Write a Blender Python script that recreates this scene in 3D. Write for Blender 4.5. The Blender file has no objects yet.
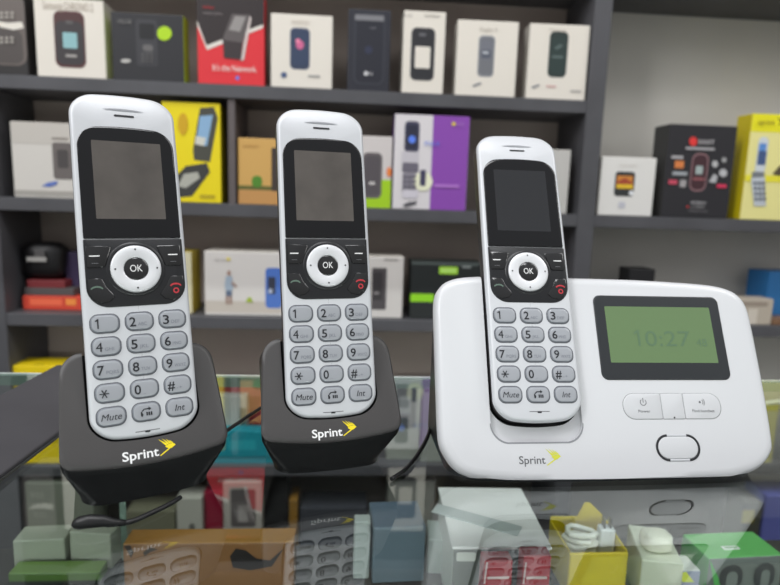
import bpy, bmesh, math
from mathutils import Vector, Matrix

sc = bpy.context.scene
COL = sc.collection
MM = 0.001
R = math.radians

# ------------------------------------------------------------------ camera
F_PX, PITCH, ROLL, CAM_H = 597.7, R(9.23), R(1.856), 0.1495
_fw = Vector((0, math.cos(PITCH), -math.sin(PITCH)))
_r0 = Vector((1, 0, 0)); _u0 = _r0.cross(_fw)
_rt = math.cos(ROLL) * _r0 + math.sin(ROLL) * _u0
_up = -math.sin(ROLL) * _r0 + math.cos(ROLL) * _u0
CAM = Vector((0, 0, CAM_H))
cd = bpy.data.cameras.new('camera'); cam = bpy.data.objects.new('camera', cd); COL.objects.link(cam)
cd.sensor_width = 36; cd.lens = F_PX / 780 * 36; cd.clip_start = 0.01; cd.clip_end = 50
m = Matrix((( _rt.x, _up.x, -_fw.x, 0), (_rt.y, _up.y, -_fw.y, 0), (_rt.z, _up.z, -_fw.z, CAM_H), (0, 0, 0, 1)))
cam.matrix_world = m
cd.dof.use_dof = True; cd.dof.focus_distance = 0.315; cd.dof.aperture_fstop = 8.5
sc.camera = cam

def hit(px, py, p0, n):
    """Point where the sight line of a measured photo point meets the plane (p0, n)."""
    d = _fw + (px - 390) / F_PX * _rt - (py - 292.5) / F_PX * _up
    return CAM + d * ((p0 - CAM).dot(n) / d.dot(n))

# ------------------------------------------------------------------ materials
def lin(c):
    c = c / 255
    return c / 12.92 if c <= .04045 else ((c + .055) / 1.055) ** 2.4
_M = {}
def mat(rgb, rough=.5, metal=0., coat=0., gain=1., spec=.5, noise=0., bump=0., emit=0., name=None, nscale=40):
    key = (tuple(rgb), rough, metal, coat, gain, spec, noise, bump, emit, nscale)
    if key in _M: return _M[key]
    mt = bpy.data.materials.new(name or 'paint_%02x%02x%02x' % tuple(int(x) for x in rgb))
    mt.use_nodes = True; nt = mt.node_tree; b = nt.nodes['Principled BSDF']
    c = [min(.92, lin(x) * gain) for x in rgb] + [1]
    b.inputs['Base Color'].default_value = c
    b.inputs['Roughness'].default_value = rough; b.inputs['Metallic'].default_value = metal
    b.inputs['Coat Weight'].default_value = coat; b.inputs['Coat Roughness'].default_value = .05
    b.inputs['Specular IOR Level'].default_value = spec
    if emit:
        b.inputs['Emission Color'].default_value = c; b.inputs['Emission Strength'].default_value = emit
    if noise or bump:
        tc = nt.nodes.new('ShaderNodeTexCoord'); nz = nt.nodes.new('ShaderNodeTexNoise')
        nz.inputs['Scale'].default_value = nscale; nz.inputs['Detail'].default_value = 4
        nt.links.new(tc.outputs['Object'], nz.inputs['Vector'])
        if noise:
            rp = nt.nodes.new('ShaderNodeValToRGB')
            rp.color_ramp.elements[0].position = .3; rp.color_ramp.elements[1].position = .7
            rp.color_ramp.elements[0].color = [x * (1 - noise) for x in c[:3]] + [1]
            rp.color_ramp.elements[1].color = [min(1, x * (1 + noise)) for x in c[:3]] + [1]
            nt.links.new(nz.outputs['Fac'], rp.inputs['Fac']); nt.links.new(rp.outputs['Color'], b.inputs['Base Color'])
        if bump:
            bp = nt.nodes.new('ShaderNodeBump'); bp.inputs['Strength'].default_value = bump; bp.inputs['Distance'].default_value = .001
            nt.links.new(nz.outputs['Fac'], bp.inputs['Height']); nt.links.new(bp.outputs['Normal'], b.inputs['Normal'])
    _M[key] = mt
    return mt

G = 1.35                       # printed colours are given as seen under the shop light
def ink(rgb, rough=.45): return mat(rgb, rough, gain=G)

SILVER = mat((209, 211, 215), .36, metal=.12, name='silver_paint')
DARKSHELL = mat((46, 44, 46), .4, name='dark_back_shell')
LENS = mat((8, 9, 13), .05, coat=0, name='black_gloss_lens')
NAVBLK = mat((27, 28, 31), .32, name='black_satin_plastic')
BTNBLK = mat((16, 17, 19), .15, coat=.6, name='black_gloss_button')
LCD_GREY = mat((88, 83, 79), .12, coat=0, noise=.16, nscale=55, name='reflection_grey_display')  # grey reflection and smears on the blank display, put into its colour
LCD_DARK = mat((40, 41, 44), .1, coat=0, name='blank_dark_display')
RINGM = mat((226, 227, 230), .3, metal=.15, name='silver_ring')
KEYM = mat((163, 166, 172), .3, metal=.1, coat=.4, name='grey_translucent_key')
KEYRIM = mat((88, 91, 98), .3, coat=.3, name='key_rim')
KEYEDGE = mat((120, 124, 131), .3, coat=.3, name='key_bevel')
LEGEND = mat((30, 31, 36), .5, name='dark_legend_ink')
LETTER = mat((128, 132, 140), .5, name='pale_letter_ink')
WHITEINK = mat((236, 236, 236), .5, name='white_ink')
YELLOWINK = mat((240, 218, 25), .5, name='yellow_ink')
GREYINK = mat((96, 97, 100), .5, name='grey_ink')
REDINK = mat((190, 48, 58), .5, name='red_ink')
GREENINK = mat((92, 112, 100), .5, name='green_grey_ink')
CRADLE_TOP = mat((68, 66, 66), .42, bump=.05, nscale=2500, name='charcoal_plastic')
CRADLE_LOW = mat((14, 15, 17), .35, name='black_plastic')
WHITEPL = mat((212, 213, 216), .32, coat=.25, name='white_gloss_plastic')
WHITEBTN = mat((206, 207, 210), .38, name='white_button_plastic')
GAP = mat((112, 113, 116), .6, name='seam_grey')
FRAMEBLK = mat((44, 47, 50), .3, name='dark_bezel_plastic')
LCD_GREEN = mat((100, 126, 84), .25, coat=.6, name='green_lcd')
LCD_DIGIT = mat((90, 117, 88), .4, name='lcd_digit')
SHELFM = mat((84, 84, 88), .5, noise=.12, nscale=14, name='charcoal_laminate')
BACKM = mat((176, 163, 154), .7, noise=.06, nscale=6, name='brown_grey_back_panel')
BACKM2 = mat((208, 205, 198), .7, noise=.05, nscale=5, name='brighter_lit_back_panel')  # stronger light in the right bay is put into this lighter colour

# ------------------------------------------------------------------ object helpers
def link(name, me, parent=None):
    o = bpy.data.objects.new(name, me); COL.objects.link(o)
    if parent is not None: o.parent = parent
    return o
def empty(name, loc, rot=(0, 0, 0)):
    o = bpy.data.objects.new(name, None); COL.objects.link(o)
    o.empty_display_size = .01; o.location = loc; o.rotation_euler = rot
    return o
def tag(o, label, cat, group=None):
    o['label'] = label; o['category'] = cat
    if group: o['group'] = group
    return o
def struct(o): o['kind'] = 'structure'; return o

class MB:
    """One mesh gathered from several shapes and materials."""
    def __init__(s): s.bm = bmesh.new(); s.mats = []
    def mi(s, m):
        if m not in s.mats: s.mats.append(m)
        return s.mats.index(m)
    def face(s, vs, m, smooth=False):
        try: f = s.bm.faces.new(vs)
        except ValueError: return None
        f.material_index = s.mi(m); f.smooth = smooth
        return f
    def v(s, p): return s.bm.verts.new(p)
    def poly(s, pts, m): return s.face([s.v(p) for p in pts], m)
    def rings(s, rings, mats, cap0=False, cap1=False, smooth=True, close=True):
        rv = [[s.v(p) for p in r] for r in rings]
        n = len(rv[0])
        for i in range(len(rv) - 1):
            mm = mats[i] if isinstance(mats, (list, tuple)) else mats
            for j in range(n if close else n - 1):
                s.face([rv[i][j], rv[i][(j + 1) % n], rv[i + 1][(j + 1) % n], rv[i + 1][j]], mm, smooth)
        m0 = mats[0] if isinstance(mats, (list, tuple)) else mats
        m1 = mats[-1] if isinstance(mats, (list, tuple)) else mats
        if cap0: s.face(list(reversed(rv[0])), m0)
        if cap1: s.face(rv[-1], m1)
        return rv
    def box(s, x0, x1, y0, y1, z0, z1, m, bevel=0., seg=2, mp=None):
        b2 = bmesh.new()
        bmesh.ops.create_cube(b2, size=1)
        for v in b2.verts:
            v.co = Vector((x0 + (v.co.x + .5) * (x1 - x0), y0 + (v.co.y + .5) * (y1 - y0), z0 + (v.co.z + .5) * (z1 - z0)))
        if bevel: bmesh.ops.bevel(b2, geom=b2.edges[:], offset=bevel, segments=seg, affect='EDGES', profile=.5)
        vm = {}
        for v in b2.verts: vm[v] = s.v(mp(v.co) if mp else v.co)
        for f in b2.faces:
            mm = m(f.normal) if callable(m) else m
            s.face([vm[v] for v in f.verts], mm)
        b2.free()
    def text(s, body, mp, u0, u1, v0, m, v1=None, shear=0., w=0., bold=0.):
        """Text set from u0 to u1 on baseline v0, cap height to v1 (or in proportion)."""
        cu = bpy.data.curves.new('t', 'FONT'); cu.body = body; cu.shear = shear; cu.resolution_u = 3; cu.offset = bold
        o = bpy.data.objects.new('t', cu); me = o.to_mesh()
        xs = [v.co.x for v in me.vertices]; ys = [v.co.y for v in me.vertices]
        if xs:
            a, b = min(xs), max(xs); sx = (u1 - u0) / max(b - a, 1e-6)
            cap = .73 if v1 is not None else None
            sy = sx if v1 is None else (v1 - v0) / cap
            vs = [s.v(mp(u0 + (v.co.x - a) * sx, v0 + v.co.y * sy, w)) for v in me.vertices]
            for p in me.polygons: s.face([vs[i] for i in p.vertices], m)
        o.to_mesh_clear(); bpy.data.objects.remove(o); bpy.data.curves.remove(cu)
    def tube(s, pts, r, m, n=10, mp=None):
        P = [Vector(p) for p in pts]
        rings = []
        for i, p in enumerate(P):
            t = (P[min(i + 1, len(P) - 1)] - P[max(i - 1, 0)]).normalized()
            a = t.cross(Vector((0, 0, 1)))
            if a.length < 1e-4: a = Vector((1, 0, 0))
            a.normalize(); b = a.cross(t)
            rr = r[i] if isinstance(r, (list, tuple)) else r
            rings.append([p + rr * (math.cos(2 * math.pi * k / n) * a + math.sin(2 * math.pi * k / n) * b) for k in range(n)])
        s.rings(rings, m, True, True)
    def mesh(s, name, recalc=True, merge=0.):
        if merge: bmesh.ops.remove_doubles(s.bm, verts=s.bm.verts[:], dist=merge)
        if recalc: bmesh.ops.recalc_face_normals(s.bm, faces=s.bm.faces[:])
        me = bpy.data.meshes.new(name); s.bm.to_mesh(me); s.bm.free()
        for mm in s.mats: me.materials.append(mm)
        return me
    def obj(s, name, parent=None, recalc=True, merge=0.):
        return link(name, s.mesh(name, recalc, merge), parent)

def rrect(x0, x1, y0, y1, r, k=6, edge=1):
    """Rounded rectangle, anticlockwise from the lower left corner; 'edge' subdivides the straight runs."""
    if not isinstance(r, (list, tuple)): r = [r] * 4        # ll, lr, ur, ul
    cs = [(x0 + r[0], y0 + r[0], 180, r[0]), (x1 - r[1], y0 + r[1], 270, r[1]), (x1 - r[2], y1 - r[2], 0, r[2]), (x0 + r[3], y1 - r[3], 90, r[3])]
    arcs = [[(cx + rr * math.cos(R(a0 + 90 * i / k)), cy + rr * math.sin(R(a0 + 90 * i / k))) for i in range(k + 1)] for cx, cy, a0, rr in cs]
    out = []
    for i in range(4):
        out += arcs[i]
        a, b = arcs[i][-1], arcs[(i + 1) % 4][0]
        for e in range(1, edge): out.append((a[0] + (b[0] - a[0]) * e / edge, a[1] + (b[1] - a[1]) * e / edge))
    return out
def catmull(P, n=4):
    out = []; L = len(P)
    for i in range(L):
        p0, p1, p2, p3 = (Vector(P[(i + q) % L]) for q in (-1, 0, 1, 2))
        for k in range(n):
            t = k / n
            q = .5 * ((2 * p1) + (p2 - p0) * t + (2 * p0 - 5 * p1 + 4 * p2 - p3) * t * t + (3 * p1 - p0 - 3 * p2 + p3) * t ** 3)
            out.append((q.x, q.y))
    return out
def clamp(x, a, b): return max(a, min(b, x))
def pillow(mb, mp, outline, prof, uc=(0, 0), vc=(0, 0), cap=True):
    """Shape grown from an outline: prof = [(t, w, material)], t scales the outline about its spine."""
    rings = []; mats = []
    for i, (t, w, mm) in enumerate(prof):
        ring = []
        for (u, v) in outline:
            cu, cv = clamp(u, *uc), clamp(v, *vc)
            ring.append(mp(cu + (u - cu) * t, cv + (v - cv) * t, w))
        rings.append(ring)
        if i: mats.append(mm)
    rv = mb.rings(rings, mats, smooth=True)
    if cap: mb.face(rv[-1], mats[-1], True)

def smooth_by_angle(me, deg=35):
    try: me.set_sharp_from_angle(angle=R(deg))
    except Exception: pass

def swift(mb, mp, u0, u1, v0, v1, m, w):
    """The fan-of-feathers emblem."""
    def q(a, b): return mp(u0 + a * (u1 - u0), v0 + b * (v1 - v0), w)
    for P in ([(0, 1), (.52, .64), (.43, .53)], [(.22, 1), (.64, .67), (.54, .60)], [(.42, .96), (.76, .68), (.66, .63)], [(.60, .88), (.88, .66), (.78, .63)],
              [(.36, .50), (.54, .60), (.66, .63), (.78, .63), (.88, .63), (1, .52), (.74, .36), (.56, .36)], [(.56, .38), (.72, .38), (.06, 0), (.02, .04)]):
        mb.poly([q(*p) for p in P], m)

def boolean_cut(me, cutters):
    """The mesh minus the cutter meshes (helpers are removed again)."""
    o = link('tmp', me); cs = []
    for c in cutters:
        co = link('tmp_cut', c); cs.append(co)
        md = o.modifiers.new('b', 'BOOLEAN'); md.operation = 'DIFFERENCE'; md.solver = 'EXACT'; md.object = co
    dg = bpy.context.evaluated_depsgraph_get(); dg.update()
    out = bpy.data.meshes.new_from_object(o.evaluated_get(dg), depsgraph=dg)
    mats = list(me.materials)
    for x in [o] + cs: bpy.data.objects.remove(x)
    for mm in list(out.materials)[len(mats):]: pass
    return out
def split_by_material(me, groups):
    """[(name, [material indices])] -> meshes"""
    res = []
    for name, idx in groups:
        bm = bmesh.new(); bm.from_mesh(me)
        bmesh.ops.delete(bm, geom=[f for f in bm.faces if f.material_index not in idx], context='FACES')
        n = bpy.data.meshes.new(name); bm.to_mesh(n); bm.free()
        for mm in me.materials: n.materials.append(mm)
        smooth_by_angle(n)
        res.append(n)
    return res

# ------------------------------------------------------------------ cordless handset (millimetres, v measured from the 7-8-9 row)
def bend(v): return -((v - 121) / 17) ** 2 * 2.4 if v > 121 else 0
def MH(u, v, w): return Vector((u * MM, -(w + bend(v)) * MM, (v + 34) * MM))

def body_outline(low=-37.0):
    P = rrect(-24.6, 24.6, low, 138.9, [11, 11, 11, 11], 10, 14)
    out = []
    for u, v in P:
        e = abs(u) / 24.6
        if v > 110: v -= 1.9 * e ** 2 * (v - 110) / 27
        if v < -15: v += 2.6 * e ** 2 * (-15 - v) / 19
        if 20 < v < 118: u *= 1 + .008 * math.sin((v - 20) / 98 * math.pi)
        out.append((u, v))
    return out
HB = body_outline()
HBS = body_outline(-34.3)            # lower end as it shows above the lip of a cradle
SP = dict(uc=(0, 0), vc=(-12, 114))
KEY_ROWS = [21.9, 11.0, 0., -11.0, -22.1]
KEY_TXT = [['1', '2', '3'], ['4', '5', '6'], ['7', '8', '9'], ['*', '0', '#'], ['Mute', 'call', 'Int']]
KEY_SUB = {'2': 'ABC', '3': 'DEF', '4': 'GHI', '5': 'JKL', '6': 'MNO', '7': 'PQRS', '8': 'TUV', '9': 'WXYZ', '0': '_', '#': '-+'}
_hm = {}
def handset_meshes():
    if _hm: return _hm
    for sfx, HO in (('', HB), ('_seated', HBS)):
        b = MB(); pillow(b, MH, HO, [(1, -3.4, SILVER), (1, -2.6, SILVER), (.993, -1.6, SILVER), (.975, -.8, SILVER), (.945, -.2, SILVER), (.90, 0, SILVER), (.5, .02, SILVER), (0.001, .02, SILVER)], cap=False, **SP)
        _hm['front_shell' + sfx] = b.mesh('front_shell', merge=2e-6)
        b = MB(); pillow(b, MH, HO, [(.995, -3.4, DARKSHELL), (.998, -5, DARKSHELL), (.995, -9, DARKSHELL), (.98, -13, DARKSHELL), (.9, -17, DARKSHELL), (.7, -18.5, DARKSHELL), (0.001, -18.8, DARKSHELL)], cap=False, **SP)
        _hm['back_shell' + sfx] = b.mesh('back_shell', merge=2e-6)
    # glossy lens over the display
    P = rrect(-22.1, 22.6, 63.2, 120.3, [.8, .8, 9, 9], 8, 8)
    P = [(u, v - (1.6 * (abs(u) / 22) ** 2 if v > 100 else 0)) for u, v in P]
    b = MB(); pillow(b, MH, P, [(1.005, -.3, LENS), (1.0, .25, LENS), (.985, .5, LENS), (.95, .6, LENS)], uc=(-2, 2), vc=(85, 98))
    _hm['screen_lens'] = b.mesh('screen_lens')
    b = MB(); b.poly([MH(u, v, .66) for u, v in rrect(-15.9, 16.2, 73.0, 112.6, .4, 2)], LCD_GREY); _hm['display'] = b.mesh('display')
    # key field under it
    P = rrect(-22.3, 23.0, 29.6, 62.9, [10, 10, .6, .6], 8, 8)
    b = MB(); pillow(b, MH, P, [(1.005, -.3, NAVBLK), (1, .2, NAVBLK), (.97, .4, NAVBLK)], uc=(-4, 4), vc=(46, 50))
    _hm['navigation_panel'] = b.mesh('navigation_panel')
    def circ(r, n=40, c=(.3, 47.9)): return [(c[0] + r * math.cos(2 * math.pi * k / n), c[1] + r * math.sin(2 * math.pi * k / n)) for k in range(n)]
    b = MB(); b.rings([[MH(u, v, w) for u, v in circ(r)] for r, w in ((13.6, .42), (13.2, .75), (12.2, .9), (11.9, .45))], NAVBLK); _hm['ring_surround'] = b.mesh('ring_surround')
    b = MB(); b.rings([[MH(u, v, w) for u, v in circ(r)] for r, w in ((11.8, .4), (11.6, 1.0), (11.0, 1.4), (9, 1.5), (6.2, 1.2), (5.8, 1.0), (5.6, .4))], RINGM)
    for a in range(4):
        cx, cy = .3 + 9.6 * math.cos(a * math.pi / 2), 47.9 + 9.6 * math.sin(a * math.pi / 2)
        b.poly([MH(u, v, 1.62) for u, v in circ(.45, 10, (cx, cy))], LEGEND)
    _hm['navigation_ring'] = b.mesh('navigation_ring', recalc=False)
    b = MB(); rr = [[MH(u, v, w) for u, v in circ(r)] for r, w in ((5.5, .4), (5.4, 1.0), (4.9, 1.25))]; b.rings(rr, BTNBLK, cap1=True); _hm['ok_button'] = b.mesh('ok_button')
    b = MB(); b.text('OK', MH, -2.6, 3.1, 46.4, WHITEINK, 50.0, w=1.35); _hm['ok_lettering'] = b.mesh('ok_lettering')
    for nm, s in (('l', 1), ('r', -1)):
        def sx(P): return [(s * u + (.4 if s < 0 else 0), v) for u, v in (P if s > 0 else P[::-1])]
        P = sx([(-21.3, 59.0), (-20.9, 59.5), (-11, 59.4), (-10.4, 58.8), (-13.6, 49.8), (-14.4, 49.2), (-20.9, 49.1), (-21.4, 49.6)])
        b = MB(); pillow(b, MH, P, [(1.05, .3, BTNBLK), (1, .8, BTNBLK), (.9, 1.0, BTNBLK)], uc=(min(s * -16.5, s * -17), max(s * -16.5, s * -17)), vc=(53, 55)); _hm['soft' + nm] = b.mesh('soft_key')
        b = MB(); b.poly([MH(u, v, 1.15) for u, v in rrect(min(s * -20.3, s * -15.6), max(s * -20.3, s * -15.6), 54.3, 54.9, .3, 3)], WHITEINK)
        b.poly([MH(u, v, 1.15) for u, v in rrect(min(s * -19.4, s * -16.4), max(s * -19.4, s * -16.4), 50.9, 51.2, .15, 3)], GREYINK)
        _hm['softi' + nm] = b.mesh('soft_key_mark')
        P = sx([(-21.6, 43.2), (-21.1, 43.7), (-15.8, 43.6), (-15.2, 43), (-13.6, 39.4), (-10.9, 35.9), (-10.4, 34.6), (-12.4, 32.5), (-16.5, 31.6), (-20, 34), (-21.5, 37.6)])
        b = MB(); pillow(b, MH, P, [(1.04, .3, BTNBLK), (1, .75, BTNBLK), (.9, .95, BTNBLK)], uc=(min(s * -17, s * -17.4), max(s * -17, s * -17.4)), vc=(37, 39.5)); _hm['call' + nm] = b.mesh('call_key')
        b = MB(); mi = GREENINK if s > 0 else REDINK; cx = s * -17.8 + (.4 if s < 0 else 0)
        arc = [(cx + 2.9 * math.cos(R(a)), 38.2 + 1.9 * math.sin(R(a))) for a in range(15, 166, 15)]
        arc2 = [(cx + 2.3 * math.cos(R(a)), 38.0 + 1.2 * math.sin(R(a))) for a in range(165, 14, -15)]
        b.poly([MH(u, v, 1.1) for u, v in arc + arc2], mi)
        if s < 0:
            b.rings([[MH(u, v, 1.1) for u, v in circ(r, 16, (cx, 36.2))] for r in (1.5, .8)], mi, smooth=False)
        _hm['calli' + nm] = b.mesh('call_key_mark', recalc=False)
    # number keys
    for i, row in enumerate(KEY_ROWS):
        for j in range(3):
            t = KEY_TXT[i][j]; cu = (j - 1) * 15.4
            mp = (lambda cu, row: lambda u, v, w: MH(cu + u, row + v, w))(cu, row)
            P = rrect(-6.6, 6.6, -4.65, 4.65, 3.8, 7, 4)
            b = MB(); pillow(b, mp, P, [(1.04, -.1, KEYRIM), (1.0, .12, KEYRIM), (.93, .12, KEYRIM), (.89, .55, KEYEDGE), (.80, .85, KEYEDGE), (.6, .95, KEYM), (.3, 1.0, KEYM)], uc=(-2.2, 2.2), vc=(0, 0))
            _hm[('key', i, j)] = b.mesh('keypad_key')
            b = MB()
            if t == 'call':
                mq = lambda u, v: mp(u, v, 1.12)
                b.poly([mq(*p) for p in [(-2.6, -1.9), (-1.9, -2.2), (-1.5, -1.2), (-2.2, .4), (-2.7, 0)]], LEGEND)
                b.poly([mq(*p) for p in [(-2.3, .5), (-1.2, 1.6), (1.0, 1.7), (.9, 2.4), (2.2, 1.4), (1.0, .5), (1.0, 1.1), (-.9, 1.1), (-1.9, .2)]], LEGEND)
                for a in (-.2, .8, 1.8):
                    b.poly([mq(*p) for p in [(a, -1.8), (a + .7, -1.8), (a + .7, -.1), (a, -.1)]], LEGEND)
            elif t in ('Mute', 'Int'):
                wd = 9.0 if t == 'Mute' else 4.8
                b.text(t, mp, -wd / 2, wd / 2, -1.6, LEGEND, 1.6, shear=.25, w=1.12)
            elif t == '*':
                for a in (0, 60, 120):
                    c, s_ = math.cos(R(a)), math.sin(R(a))
                    b.poly([mp(-2.4 + x * c - y * s_, -.2 + x * s_ + y * c, 1.12 + a * .0002) for x, y in ((-2.1, -.25), (2.1, -.25), (2.1, .25), (-2.1, .25))], LEGEND)
            elif t == '1':
                b.poly([mp(x, y, 1.12) for x, y in ((-2.75, -2.3), (-2.75, 2.3), (-3.25, 2.3), (-4.4, 1.45), (-4.1, .95), (-3.4, 1.4), (-3.4, -2.3))], LEGEND)
            else:
                wd = 1.9 if t == '1' else (3.4 if t == '#' else 2.9)
                b.text(t, mp, -3.2 - wd / 2 + (.2 if t == '1' else 0), -3.2 + wd / 2, -2.3, LEGEND, 2.3, w=1.12, bold=0 if t == '4' else .012)
            _hm[('legend', i, j)] = b.mesh('key_legend')
            if t in KEY_SUB:
                b = MB(); s_ = KEY_SUB[t]; wd = 1.35 * len(s_)
                b.text(s_, mp, -.9, -.9 + wd, -2.1, LETTER, -.4, w=1.1); _hm[('letters', i, j)] = b.mesh('key_letters')
    # ear slot, dimple shade painted as a flat crescent, microphone
    b = MB(); b.poly([MH(u, v, .12) for u, v in rrect(-4.6, 4.8, 125.9, 127.0, .4, 3)], LEGEND); _hm['earpiece_slot'] = b.mesh('earpiece_slot')
    b = MB(); DIM = mat((150, 152, 158), .4, name='dimple_shade')
    up = [(-9.8 + 19.6 * k / 12, 129.6 + .75 * math.sin(math.pi * k / 12)) for k in range(13)]
    lo = [(9.8 - 19.6 * k / 12, 129.5 - .25 * math.sin(math.pi * k / 12)) for k in range(1, 12)]
    b.poly([MH(u, v, .14) for u, v in up + lo], DIM); _hm['earpiece_dimple_shade'] = b.mesh('earpiece_dimple_shade')
    b = MB(); b.poly([MH(u, v, .1) for u, v in rrect(-5.6, 5.6, -31.3, -30.9, .2, 2)], GAP)
    b.poly([MH(u, v, .13) for u, v in rrect(-1.2, 1.2, -31.9, -31.0, .4, 3)], LEGEND); _hm['microphone_slot'] = b.mesh('microphone_slot')
    for k, me in _hm.items(): smooth_by_angle(me, 40)
    return _hm

def make_handset(base_mm, yaw, tilt, label, lcd=None):
    H = handset_meshes()
    t = empty('cordless_handset', Vector(base_mm) * MM, (-tilt, 0, yaw))
    tag(t, label, 'phone', 'cordless handsets')
    for nm in ('front_shell', 'back_shell', 'screen_lens', 'navigation_panel', 'earpiece_slot', 'earpiece_dimple_shade', 'microphone_slot'):
        o = link(nm, H[nm + '_seated' if lcd is None and nm.endswith('_shell') else nm], t)
        if nm == 'screen_lens':
            d = link('display', H['display'], o)
            if lcd: d.material_slots[0].link = 'OBJECT'; d.material_slots[0].material = lcd
        if nm == 'navigation_panel': link('ring_surround', H['ring_surround'], o)
    link('navigation_ring', H['navigation_ring'], t)
    ok = link('ok_button', H['ok_button'], t); link('ok_lettering', H['ok_lettering'], ok)
    for s in 'lr':
        k = link('soft_key', H['soft' + s], t); link('soft_key_mark', H['softi' + s], k)
        k = link('call_key' if s == 'l' else 'end_call_key', H['call' + s], t); link('call_key_mark', H['calli' + s], k)
    for i in range(5):
        for j in range(3):
            k = link('keypad_key', H[('key', i, j)], t)
            link('key_legend', H[('legend', i, j)], k)
            if ('letters', i, j) in H: link('key_letters', H[('letters', i, j)], k)
    return t

HS = [((-114.2, 272.6, 31.1), R(30.5), R(16.7)), ((-27.9, 303.5, 31.8), R(17.6), R(16.6)), ((82.3, 305.0, 35.2), R(6.0), R(26.3))]
make_handset(*HS[0], 'silver cordless handset in the left charging cradle, nearest and largest of the three')
make_handset(*HS[1], 'silver cordless handset in the middle black charging cradle')
make_handset(*HS[2], 'silver cordless handset docked in the white base station with the green screen', LCD_DARK)

def handset_cutter(tilt, base, grow=1.0, front=12, back=-19.6, vtop=150, drop=.5, HO=None):
    b = MB()
    P = []
    for u, v in (HO or HB):
        if v > 100: v = v + (vtop - 130)
        s = 1 + grow / 24.6
        P.append((u * s, v if v > -12 else v - drop * (-12 - v) / 22))
    rot = Matrix.Rotation(-tilt, 3, 'X')
    def mp(u, v, w): return rot @ Vector((u * MM, -w * MM, (v + 34) * MM)) + base
    b.rings([[mp(u, v, w) for u, v in P] for w in (front, 0, back)], DARKSHELL, True, True, smooth=False)
    return b.mesh('cut')

# ------------------------------------------------------------------ charging cradle (local: x across, y back, z up from the glass)
def cradle_meshes(zb, tilt, yf=2.5):
    FT = R(30)
    def face(u, s, w=0): return Vector((u, s * math.sin(FT) - w * math.cos(FT), zb + s * math.cos(FT) + w * math.sin(FT))) * MM
    ring = rrect(-38, 38, -9.0, 45, [5, 5, 10, 10], 7, 9)
    FP = []
    for u, s in ring:
        k = (s + 9) / 52                        # narrower to the top
        u *= 1 - .075 * clamp(k, 0, 1) ** 1.3
        if s < 6: s -= 3.6 * (1 - (u / 36.6) ** 2) * clamp((6 - s) / 15, 0, 1)
        FP.append((u, s, k))
    foot = rrect(-29.5, 29.5, yf, 58, [9, 9, 10, 10], 7, 9)
    fbow = [(x, y - (2.5 * (1 - (x / 29.5) ** 2) if y < yf + 6 else 0)) for x, y in foot]
    b = MB()
    rA = [Vector((x, y, 0)) * MM for x, y in fbow]
    rA2 = [Vector((x * 1.015, (y - 30) * 1.01 + 30, 2.5)) * MM for x, y in fbow]
    rB = [face(u, s, -3.2) for u, s, k in FP]
    rM = []
    for (u, s, k), a in zip(FP, rA2):
        kk = clamp((s - 5) / 38, 0, 1); kk = kk * kk * (3 - 2 * kk)
        p = face(u * 1.0, s, -3.2)
        rM.append(Vector((p.x, p.y + 18 * MM * kk, p.z - 4 * MM * kk - (3 * MM if kk == 0 else 1 * MM))).lerp(a, .04))
    rB2 = [face(u, s, -1.2) for u, s, k in FP]
    def inset(d): return [(u * (1 - d / 36), 17 + (s - 17) * (1 - d / 26)) for u, s, k in FP]
    rC = [face(u, s, -.3) for u, s in inset(.8)]; rD = [face(u, s, 0) for u, s in inset(2.2)]
    b.rings([rA, rA2, rM, rB, rB2, rC, rD], [CRADLE_LOW, CRADLE_LOW, CRADLE_LOW, CRADLE_TOP, CRADLE_TOP, CRADLE_TOP], True, True)
    me = b.mesh('cradle')
    out = boolean_cut(me, [handset_cutter(tilt, Vector((0, 0, zb * MM)), HO=HBS)])
    low, top = split_by_material(out, [('base_shell', [0] + list(range(2, 9))), ('top_cover', [1])])
    b = MB(); b.text('Sprint', lambda u, v, w: face(u, v, w), -12.2, 4.0, -9.8, WHITEINK, -5.4, w=.12, bold=.018); let = b.mesh('lettering')
    b = MB(); swift(b, lambda u, v, w: face(u, v, w), 4.2, 12.0, -10.2, -2.0, YELLOWINK, .12); em = b.mesh('emblem')
    b = MB()
    for k in (-9, 9):
        pass
    return low, top, let, em

for (base, yaw, tilt), label in zip(HS[:2], ('black charging cradle at the left, holding the largest handset', 'black charging cradle in the middle, next to the white base station')):
    low, top, let, em = cradle_meshes(base[2], tilt, 2.5 if base[0] < -60 else 6)
    t = empty('charging_cradle', Vector((base[0], base[1], 0)) * MM, (0, 0, yaw))
    tag(t, label, 'phone charger', 'charging cradles')
    link('base_shell', low, t); tc = link('top_cover', top, t)
    link('brand_lettering', let, tc); link('fan_emblem', em, tc)

# ------------------------------------------------------------------ white base station
(bx, by, bz), byaw, btilt = HS[2]
BS = empty('phone_base_station', Vector((bx, by, 0)) * MM, (0, 0, byaw))
tag(BS, 'wide white cordless phone base station with a green screen, at the right', 'phone base')
sT, cT = math.sin(btilt), math.cos(btilt)
def MF(u, v, w=0):
    w -= 6
    return Vector((u, -w * cT + (v + 34) * sT, bz + w * sT + (v + 34) * cT)) * MM
OUT = [(-52.0, -24), (-51.8, -44), (-49.4, -52), (-43.5, -59.5), (-33, -63.6), (-1, -66.4), (32, -67.2), (66, -66.8), (100, -65.8), (113, -64.4), (125.5, -60.5), (133.2, -53.6), (135.6, -45), (136.6, -13), (136.6, 18), (135.6, 31), (131.5, 38), (123, 42), (108, 44), (71, 45.7), (32, 46.2), (-5, 46.4), (-28, 46), (-41, 44.2), (-48.4, 39.6), (-51.4, 31), (-51.8, 10)]
OC = catmull(OUT, 4)
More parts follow.
